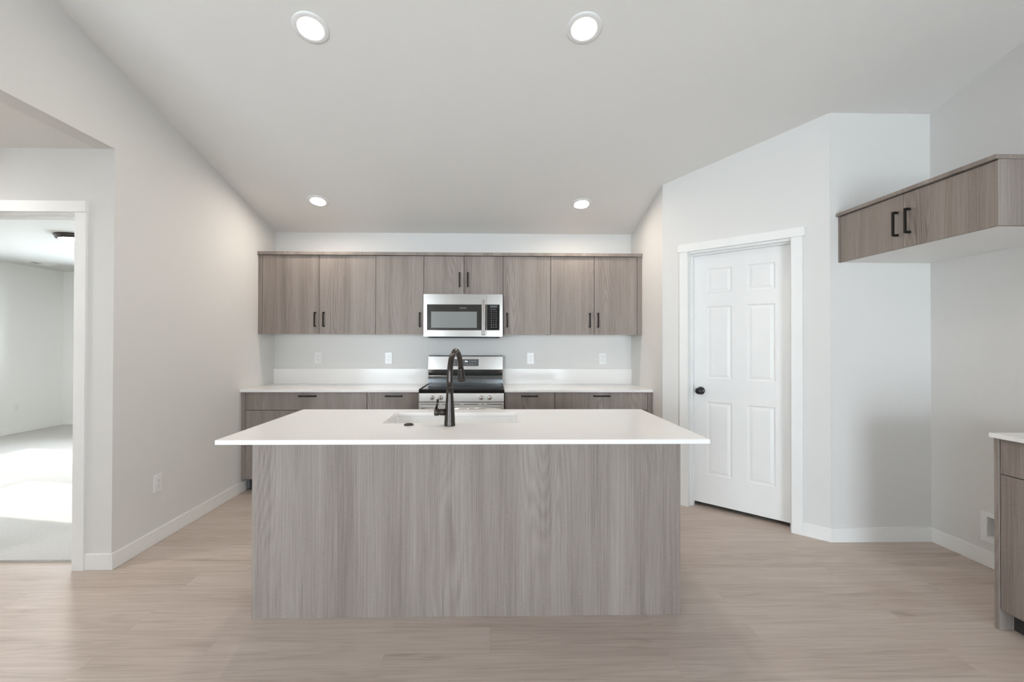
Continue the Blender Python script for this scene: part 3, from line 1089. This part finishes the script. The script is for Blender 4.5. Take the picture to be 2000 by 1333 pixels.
# ------------------------------------------------------------------ island
IX0, IX1, IY0, IY1 = -1.1768, 0.9582, 1.9622, 2.8759
PX0, PX1, PY = -1.1503, 0.9355, 2.2165
IS = thing('kitchen_island', 'long grey oak kitchen island standing in the middle of the floor', 'island', (-0.107, 2.53, 0))
part('back_panel', B(PX0, PX1, PY, PY + 0.018, 0.0, 0.8935, 0.0006), M_WOOD, IS)
for x0, x1 in ((PX0, PX0 + 0.018), (PX1 - 0.018, PX1)):
    part('end_panel', B(x0, x1, PY + 0.0185, 2.850, 0.0, 0.8935, 0.0006), M_WOOD, IS)
part('floor_panel', B(PX0 + 0.019, PX1 - 0.019, PY + 0.019, 2.825, BZ0, BZ0 + 0.018), M_WHITE, IS)
part('toe_kick', B(PX0 + 0.019, PX1 - 0.019, 2.765, 2.783, 0, BZ0), M_TOE, IS)
nd = 5
for i in range(nd):
    a0 = PX0 + 0.019 + (PX1 - PX0 - 0.038) * i / nd
    a1 = PX0 + 0.019 + (PX1 - PX0 - 0.038) * (i + 1) / nd
    d = part('door', B(a0 + GAP, a1 - GAP, 2.830, 2.8495, BZ0 + 0.002, 0.888, 0.0008), M_WOOD, IS)
    pull(d, ((a1 - 0.05) - IS.location.x, 2.8495 - IS.location.y, 0.70), PULL_V, PI)

SX0, SX1, SY0, SY1 = -0.5660, 0.1520, 2.3700, 2.7420     # sink cut-out


def slab_with_hole(x0, x1, y0, y1, hx0, hx1, hy0, hy1, z0, z1, r=0.02):
    bm = bm_new()
    inner, outer = [], []
    for cx, cy, a0, ox, oy in ((hx1 - r, hy1 - r, 0, x1, y1), (hx0 + r, hy1 - r, 90, x0, y1), (hx0 + r, hy0 + r, 180, x0, y0), (hx1 - r, hy0 + r, 270, x1, y0)):
        for q in range(7):
            a = math.radians(a0 + 15 * q)
            inner.append((cx + r * math.cos(a), cy + r * math.sin(a)))
            outer.append((ox, oy))
    n = len(inner)
    ti = [bm.verts.new((x, y, z1)) for x, y in inner]
    bi = [bm.verts.new((x, y, z0)) for x, y in inner]
    b = 0.0015
    uniq = [(x1, y1), (x0, y1), (x0, y0), (x1, y0)]
    sx = {x0: 1, x1: -1}
    sy = {y0: 1, y1: -1}

    def ring(ins, z):
        return [bm.verts.new((x + sx[x] * ins, y + sy[y] * ins, z)) for x, y in uniq]
    rings = [ring(b, z1), ring(0, z1 - b), ring(0, z0 + b), ring(b, z0)]
    for ra, rb in zip(rings, rings[1:]):
        for q in range(4):
            bm.faces.new((ra[q], ra[(q + 1) % 4], rb[(q + 1) % 4], rb[q]))
    for rg, vi in ((rings[0], ti), (rings[3], bi)):
        for c in range(4):
            for q in range(6):
                bm.faces.new((rg[c], vi[c * 7 + q], vi[c * 7 + q + 1]))
            nx = (c + 1) % 4
            bm.faces.new((rg[c], vi[c * 7 + 6], vi[nx * 7], rg[nx]))
    for q in range(n):
        bm.faces.new((ti[q], bi[q], bi[(q + 1) % n], ti[(q + 1) % n]))
    return bm


tag(mesh_obj('island_countertop', slab_with_hole(IX0, IX1, IY0, IY1, SX0, SX1, SY0, SY1, 0.8937, CT), M_QUARTZ),
    'white quartz slab with a sink cut-out overhanging the grey oak island', 'countertop')


def sink_bowl():
    bm = bm_new()
    r = 0.028

    def loop(ins, z, rr):
        o = []
        for cx, cy, a0 in ((SX1 + ins - rr, SY1 + ins - rr, 0), (SX0 - ins + rr, SY1 + ins - rr, 90), (SX0 - ins + rr, SY0 - ins + rr, 180), (SX1 + ins - rr, SY0 - ins + rr, 270)):
            for q in range(7):
                a = math.radians(a0 + 15 * q)
                o.append(bm.verts.new((cx + rr * math.cos(a), cy + rr * math.sin(a), z)))
        return o
    lp = [loop(0.030, 0.8700, 0.05), loop(0.030, 0.8930, 0.05), loop(0.006, 0.8930, r), loop(0.004, 0.8880, r),
          loop(-0.004, 0.7000, r), loop(-0.012, 0.6870, r), loop(-0.03, 0.6820, r)]
    for a, c in zip(lp, lp[1:]):
        n = len(a)
        for q in range(n):
            f = bm.faces.new((a[q], a[(q + 1) % n], c[(q + 1) % n], c[q]))
            f.smooth = True
    bm.faces.new(lp[-1])
    lo = [loop(0.030, 0.8700, 0.05), loop(0.012, 0.8650, r), loop(0.010, 0.6800, r), loop(-0.01, 0.6700, r)]
    for a, c in zip(lo, lo[1:]):
        n = len(a)
        for q in range(n):
            bm.faces.new((a[q], a[(q + 1) % n], c[(q + 1) % n], c[q]))
    bm.faces.new(lo[-1])
    bmesh.ops.remove_doubles(bm, verts=bm.verts[:], dist=1e-5)
    return bm


SK = thing('sink', 'white single bowl sink set under the island counter', 'sink', ((SX0 + SX1) / 2, (SY0 + SY1) / 2, 0.67))
part('bowl', sink_bowl(), M_SINK, SK)
bm = bm_new()
lathe(bm, ((SX0 + SX1) / 2, (SY0 + SY1) / 2, 0.6822), (0, 0, 1), [(0, 0.045), (0.003, 0.045), (0.004, 0.038), (0.002, 0.03), (0.002, 0.002)], 28)
part('drain', bm, M_STEEL, SK)

# ------------------------------------------------------------------ faucet
FX, FY = -0.2068, 2.3000
FA = thing('faucet', 'tall dark bronze pull-down kitchen faucet with an arched spout', 'faucet', (FX, FY, CT))
bm = bm_new()
lathe(bm, (FX, FY, CT), (0, 0, 1), [(0, 0.0278), (0.003, 0.0282), (0.006, 0.0278), (0.04, 0.0262), (0.08, 0.0240), (0.12, 0.0205), (0.16, 0.0178), (0.199, 0.0165)], 36)
part('body', bm, M_BRONZE, FA)
dv = Vector((0.043, 0.190, 0)).normalized()
pts, rad = [(FX, FY, 1.1140), (FX, FY, 1.140), (FX, FY, 1.165)], [0.0162, 0.0156, 0.0150]
A_, H_ = 0.0985, 0.1200
for i in range(1, 25):
    t = math.radians(166.0) * i / 24
    p = Vector((FX, FY, 1.170 + H_ * math.sin(t))) + dv * (A_ * (1 - math.cos(t)))
    pts.append(tuple(p))
    rad.append(0.0150 - 0.0006 * min(1, i / 10))
bm = bm_new()
tube(bm, pts, rad, 24)
part('spout', bm, M_BRONZE, FA)
e0 = Vector(pts[-1])
ed = (e0 - Vector(pts[-2])).normalized()
bm = bm_new()
lathe(bm, e0 + ed * 0.0012, ed, [(0, 0.0146), (0.01, 0.0156), (0.035, 0.0186), (0.060, 0.0208), (0.074, 0.0212), (0.077, 0.0190), (0.0775, 0.004)], 28)
part('spray_head', bm, M_BRONZE, FA)
bm = bm_new()
lathe(bm, (FX - 0.020, FY, 0.9830), (-1, 0, 0), [(0, 0.0170), (0.030, 0.0172), (0.031, 0.0150), (0.0345, 0.0150), (0.0355, 0.0188), (0.055, 0.0192), (0.057, 0.0175), (0.0575, 0.004)], 28)
part('handle_hub', bm, M_BRONZE, FA)
bm = bm_new()
tube(bm, [(FX - 0.0675, FY, 1.0000), (FX - 0.0640, FY, 1.025), (FX - 0.0600, FY, 1.0480)], [0.0062, 0.0055, 0.0060], 16)
part('lever', bm, M_BRONZE, FA)
bm = bm_new()
lathe(bm, (-0.4160, 2.3180, CT), (0, 0, 1), [(0, 0.0255), (0.003, 0.0255), (0.005, 0.0225), (0.0075, 0.0200), (0.0095, 0.0130), (0.0100, 0.002)], 32)
tag(mesh_obj('disposal_button', bm, M_BRONZE), 'small round dark bronze button on the island counter beside the sink', 'button')

# ------------------------------------------------------------------ cabinet over the refrigerator space
QX, QY0, QY1, QZ0, QZ1 = 2.3511, 2.0475, 2.9990, 1.8840, 2.1925
FC = thing('fridge_cabinet', 'two door grey oak wall cabinet high above the empty refrigerator space', 'cabinet', (2.67, 2.53, QZ0))
bm = bm_new()
box(bm, QX, XW, QY0, QY0 + 0.0024, QZ0, QZ1)
box(bm, QX + 0.0205, XW, QY0 + 0.0024, QY0 + 0.018, QZ0, QZ1)
box(bm, QX + 0.0205, XW, QY1 - 0.016, QY1, QZ0 + 0.004, QZ1)
box(bm, XW - 0.006, XW, QY0 + 0.018, QY1 - 0.016, QZ0 + 0.004, QZ1)
box(bm, QX + 0.0205, XW - 0.006, QY0 + 0.018, QY1 - 0.016, QZ1 - 0.016, QZ1)
part('body', bm, M_WOOD, FC)
part('edge_band', B(QX - 0.0005, QX + 0.0012, QY0 - 0.0003, QY0 + 0.0012, QZ0, QZ1 - 0.004), M_EDGE, FC, label='pale panel edge')
part('bottom_panel', B(QX + 0.0205, XW - 0.0005, QY0 + 0.0182, YP - 0.0005, QZ0 + 0.001, QZ0 + 0.004), M_WHITE, FC, label='white underside panel')
part('filler_strip', B(QX, QX + 0.0195, QY1 + GAP, YP - 0.0003, QZ0, QZ1 - 0.001, 0.0006), M_WOOD, FC)
for (d0, d1), py in (((QY0 + 0.0018, 2.5318), 2.4910), ((2.5318, QY1), 2.5680)):
    d = part('door', B(QX, QX + 0.0195, d0 + GAP / 2, d1 - GAP / 2, QZ0, QZ1 - 0.004, 0.0006), M_WOOD, FC)
    pull(d, (QX - FC.location.x, py - FC.location.y, 2.0265 - FC.location.z), PULL_V, -PI / 2)
tp = bm_new()
box(tp, QX - 0.018, XW, QY0 - 0.004, YP - 0.0003, QZ1 + 0.0003, 2.2140, 0.001, 1)
part('top_trim', tp, M_WOOD, FC)

# ------------------------------------------------------------------ base cabinet at the right edge
CX = 2.372
RC = thing('base_cabinet', 'grey oak base cabinet under a white counter against the right wall', 'cabinet', (2.68, 1.6, 0))
CY0, CY1 = 0.86, 2.092
part('end_panel', B(CX, XW - 0.014, CY1 - 0.020, CY1, 0.0, 0.8935, 0.0008), M_WOOD, RC)
bm = bm_new()
box(bm, CX + 0.026, XW - 0.014, CY0, CY0 + 0.018, BZ0, 0.8935)
box(bm, XW - 0.02, XW - 0.014, CY0 + 0.018, CY1 - 0.0205, BZ0, 0.8935)
box(bm, CX + 0.026, XW - 0.02, CY0 + 0.018, CY1 - 0.0205, BZ0, BZ0 + 0.016)
part('body', bm, M_WOOD, RC)
part('toe_kick', B(CX + 0.070, CX + 0.088, CY0, CY1 - 0.0205, 0, BZ0), M_TOE, RC)
ymid = 1.48
for d0, d1 in ((ymid, CY1 - 0.021), (CY0, ymid)):
    d = part('drawer', B(CX + 0.005, CX + 0.0245, d0 + GAP, d1 - GAP, 0.7290, 0.8885, 0.0006), M_WOOD, RC)
    pull(d, (CX + 0.005 - RC.location.x, (d0 + d1) / 2 - RC.location.y, 0.855), PULL_H, -PI / 2)
    part('door', B(CX + 0.005, CX + 0.0245, d0 + GAP, d1 - GAP, 0.0960, 0.7250, 0.0006), M_WOOD, RC)
tag(mesh_obj('countertop', B(CX - 0.018, XW, CY0 - 0.01, CY1 + 0.006, 0.8937, CT, 0.0015), M_QUARTZ),
    'white quartz counter on the base cabinet at the right wall', 'countertop')

# ------------------------------------------------------------------ recessed downlights
TILT = -math.atan(SL)


def downlight(label, x, y):
    r = thing('recessed_light', label, 'ceiling light', (x, y, zc(y)), group='recessed lights in the sloping ceiling')
    r.rotation_euler = (TILT, 0, 0)
    bm = bm_new()
    n = 48
    prof = [(0.0965, 0.0), (0.0965, -0.003), (0.092, -0.006), (0.070, -0.007), (0.063, -0.0045), (0.0612, 0.0)]
    rings = [[bm.verts.new((math.cos(2 * PI * q / n) * rr, math.sin(2 * PI * q / n) * rr, zz)) for q in range(n)] for rr, zz in prof]
    for a, c in zip(rings, rings[1:]):
        for q in range(n):
            f = bm.faces.new((a[q], a[(q + 1) % n], c[(q + 1) % n], c[q]))
            f.smooth = True
    lpart('trim_ring', bm, M_PLASTIC, r)
    bm = bm_new()
    lathe(bm, (0, 0, 0), (0, 0, -1), [(0.0005, 0.0610), (0.003, 0.0610), (0.0035, 0.056), (0.004, 0.03), (0.0042, 0.002)], 40)
    lpart('diffuser', bm, M_DIFF, r, label='glowing white diffuser')


downlight('round recessed light above the left half of the island', -0.980, 2.466)
downlight('round recessed light above the right half of the island', 0.503, 2.442)
downlight('round recessed light over the left back counter', -1.570, 4.135)
downlight('round recessed light over the right back counter', 0.832, 4.145)

# ------------------------------------------------------------------ bedroom ceiling light and vent
bl = thing('flush_ceiling_light', 'round bronze rimmed ceiling light seen through the doorway', 'ceiling light', (-4.45, 4.96, ZC))
bm = bm_new()
lathe(bm, (-4.45, 4.96, ZC), (0, 0, -1), [(0, 0.190), (0.014, 0.190), (0.020, 0.182), (0.040, 0.176), (0.046, 0.158), (0.044, 0.150)], 48)
part('rim', bm, M_BRONZE, bl)
bm = bm_new()
lathe(bm, (-4.45, 4.96, ZC - 0.0442), (0, 0, -1), [(0, 0.150), (0.004, 0.145), (0.008, 0.10), (0.010, 0.05), (0.0105, 0.003)], 48)
part('diffuser', bm, M_BDIFF, bl, label='glowing frosted diffuser')
hl = thing('flush_ceiling_light', 'round bronze rimmed ceiling light in the hall', 'ceiling light', (-3.55, 2.02, ZC))
bm = bm_new()
lathe(bm, (-3.55, 2.02, ZC), (0, 0, -1), [(0, 0.190), (0.014, 0.190), (0.020, 0.182), (0.040, 0.176), (0.046, 0.158), (0.044, 0.150)], 48)
part('rim', bm, M_BRONZE, hl)
bm = bm_new()
lathe(bm, (-3.55, 2.02, ZC - 0.0442), (0, 0, -1), [(0, 0.150), (0.004, 0.145), (0.008, 0.10), (0.010, 0.05), (0.0105, 0.003)], 48)
part('diffuser', bm, M_HDIFF, hl, label='glowing frosted diffuser')
vt = thing('ceiling_vent', 'small white vent in the ceiling of the carpeted room', 'vent', (-6.50, 6.66, ZC))
bm = bm_new()
for x0, x1, y0, y1 in ((-0.085, 0.085, -0.18, -0.15), (-0.085, 0.085, 0.15, 0.18), (-0.085, -0.055, -0.15, 0.15), (0.055, 0.085, -0.15, 0.15)):
    box(bm, x0, x1, y0, y1, -0.006, 0.0)
lpart('frame', bm, M_VENTW, vt)
bm = bm_new()
for q in range(7):
    x = -0.048 + q * 0.016
    box(bm, x - 0.004, x + 0.004, -0.15, 0.15, -0.005, 0.0)
lpart('louvers', bm, M_VENTW, vt)
lpart('dark_louver_patch', B(-0.05, 0.05, -0.12, -0.01, -0.0058, -0.0050), M_SLOT, vt)  # dark sheet over part of the louvers

# ------------------------------------------------------------------ wall outlets
def outlet(label, loc, rotz, group=None):
    """plate on the y = 0 plane facing -y"""
    r = thing('wall_outlet', label, 'outlet', loc, rotz, group=group)
    lpart('cover_plate', box(bm_new(), -0.0365, 0.0365, -0.006, 0.0, -0.0585, 0.0585, 0.002, 2), M_PLASTIC, r)
    rc = lpart('receptacle', box(bm_new(), -0.0170, 0.0170, -0.0078, -0.0055, -0.0335, 0.0335, 0.001, 1), M_PLASTIC, r)
    bm = bm_new()
    for zz in (0.017, -0.017):
        box(bm, -0.0075, -0.0050, -0.0083, -0.0076, zz - 0.001, zz + 0.008)
        box(bm, 0.0050, 0.0075, -0.0083, -0.0076, zz - 0.001, zz + 0.007)
        box(bm, -0.0022, 0.0022, -0.0083, -0.0076, zz - 0.0085, zz - 0.0045)
    lpart('slots', bm, M_SLOT, rc)
    return r


OG = 'white outlets above the back counters'
outlet('white outlet on the back wall near the left corner', (-1.777, YB, 1.180), 0, OG)
outlet('white outlet on the back wall just left of the range', (-1.055, YB, 1.179), 0, OG)
outlet('white outlet on the back wall just right of the range', (0.413, YB, 1.179), 0, OG)
outlet('white outlet on the back wall near the pantry return wall', (1.167, YB, 1.177), 0, OG)
outlet('white outlet low on the left kitchen wall above the baseboard', (XL, 3.078, 0.394), PI / 2)
outlet('small white outlet on the far wall of the carpeted room', (BX, 6.76, 0.388), PI / 2)

# recessed supply box for the refrigerator
ub = thing('supply_box', 'white recessed water supply box low on the right wall', 'wall box', (XW, 2.595, 0.237), -PI / 2)
fr_ = bezel(-0.108, 0.108, -0.090, 0.090, -0.072, 0.072, -0.058, 0.062, -0.008, 0.0)
lpart('cover_plate', fr_, M_PLASTIC, ub)
bm = bm_new()
for a0, a1, c0, c1, d0, d1 in ((-0.0715, 0.0715, 0.066, 0.070, -0.0575, 0.0615), (-0.0715, -0.0695, -0.004, 0.066, -0.0575, 0.0615),
                               (0.0695, 0.0715, -0.004, 0.066, -0.0575, 0.0615), (-0.0695, 0.0695, -0.004, 0.066, -0.0575, -0.0555),
                               (-0.0695, 0.0695, -0.004, 0.066, 0.0595, 0.0615)):
    box(bm, a0, a1, c0, c1, d0, d1)
lpart('recess', bm, M_PLASTIC, ub)
bm = bm_new()
box(bm, 0.002, 0.040, 0.020, 0.0665, -0.050, 0.050, 0.003, 2)
lpart('inner_tab', bm, M_PLASTIC, ub)
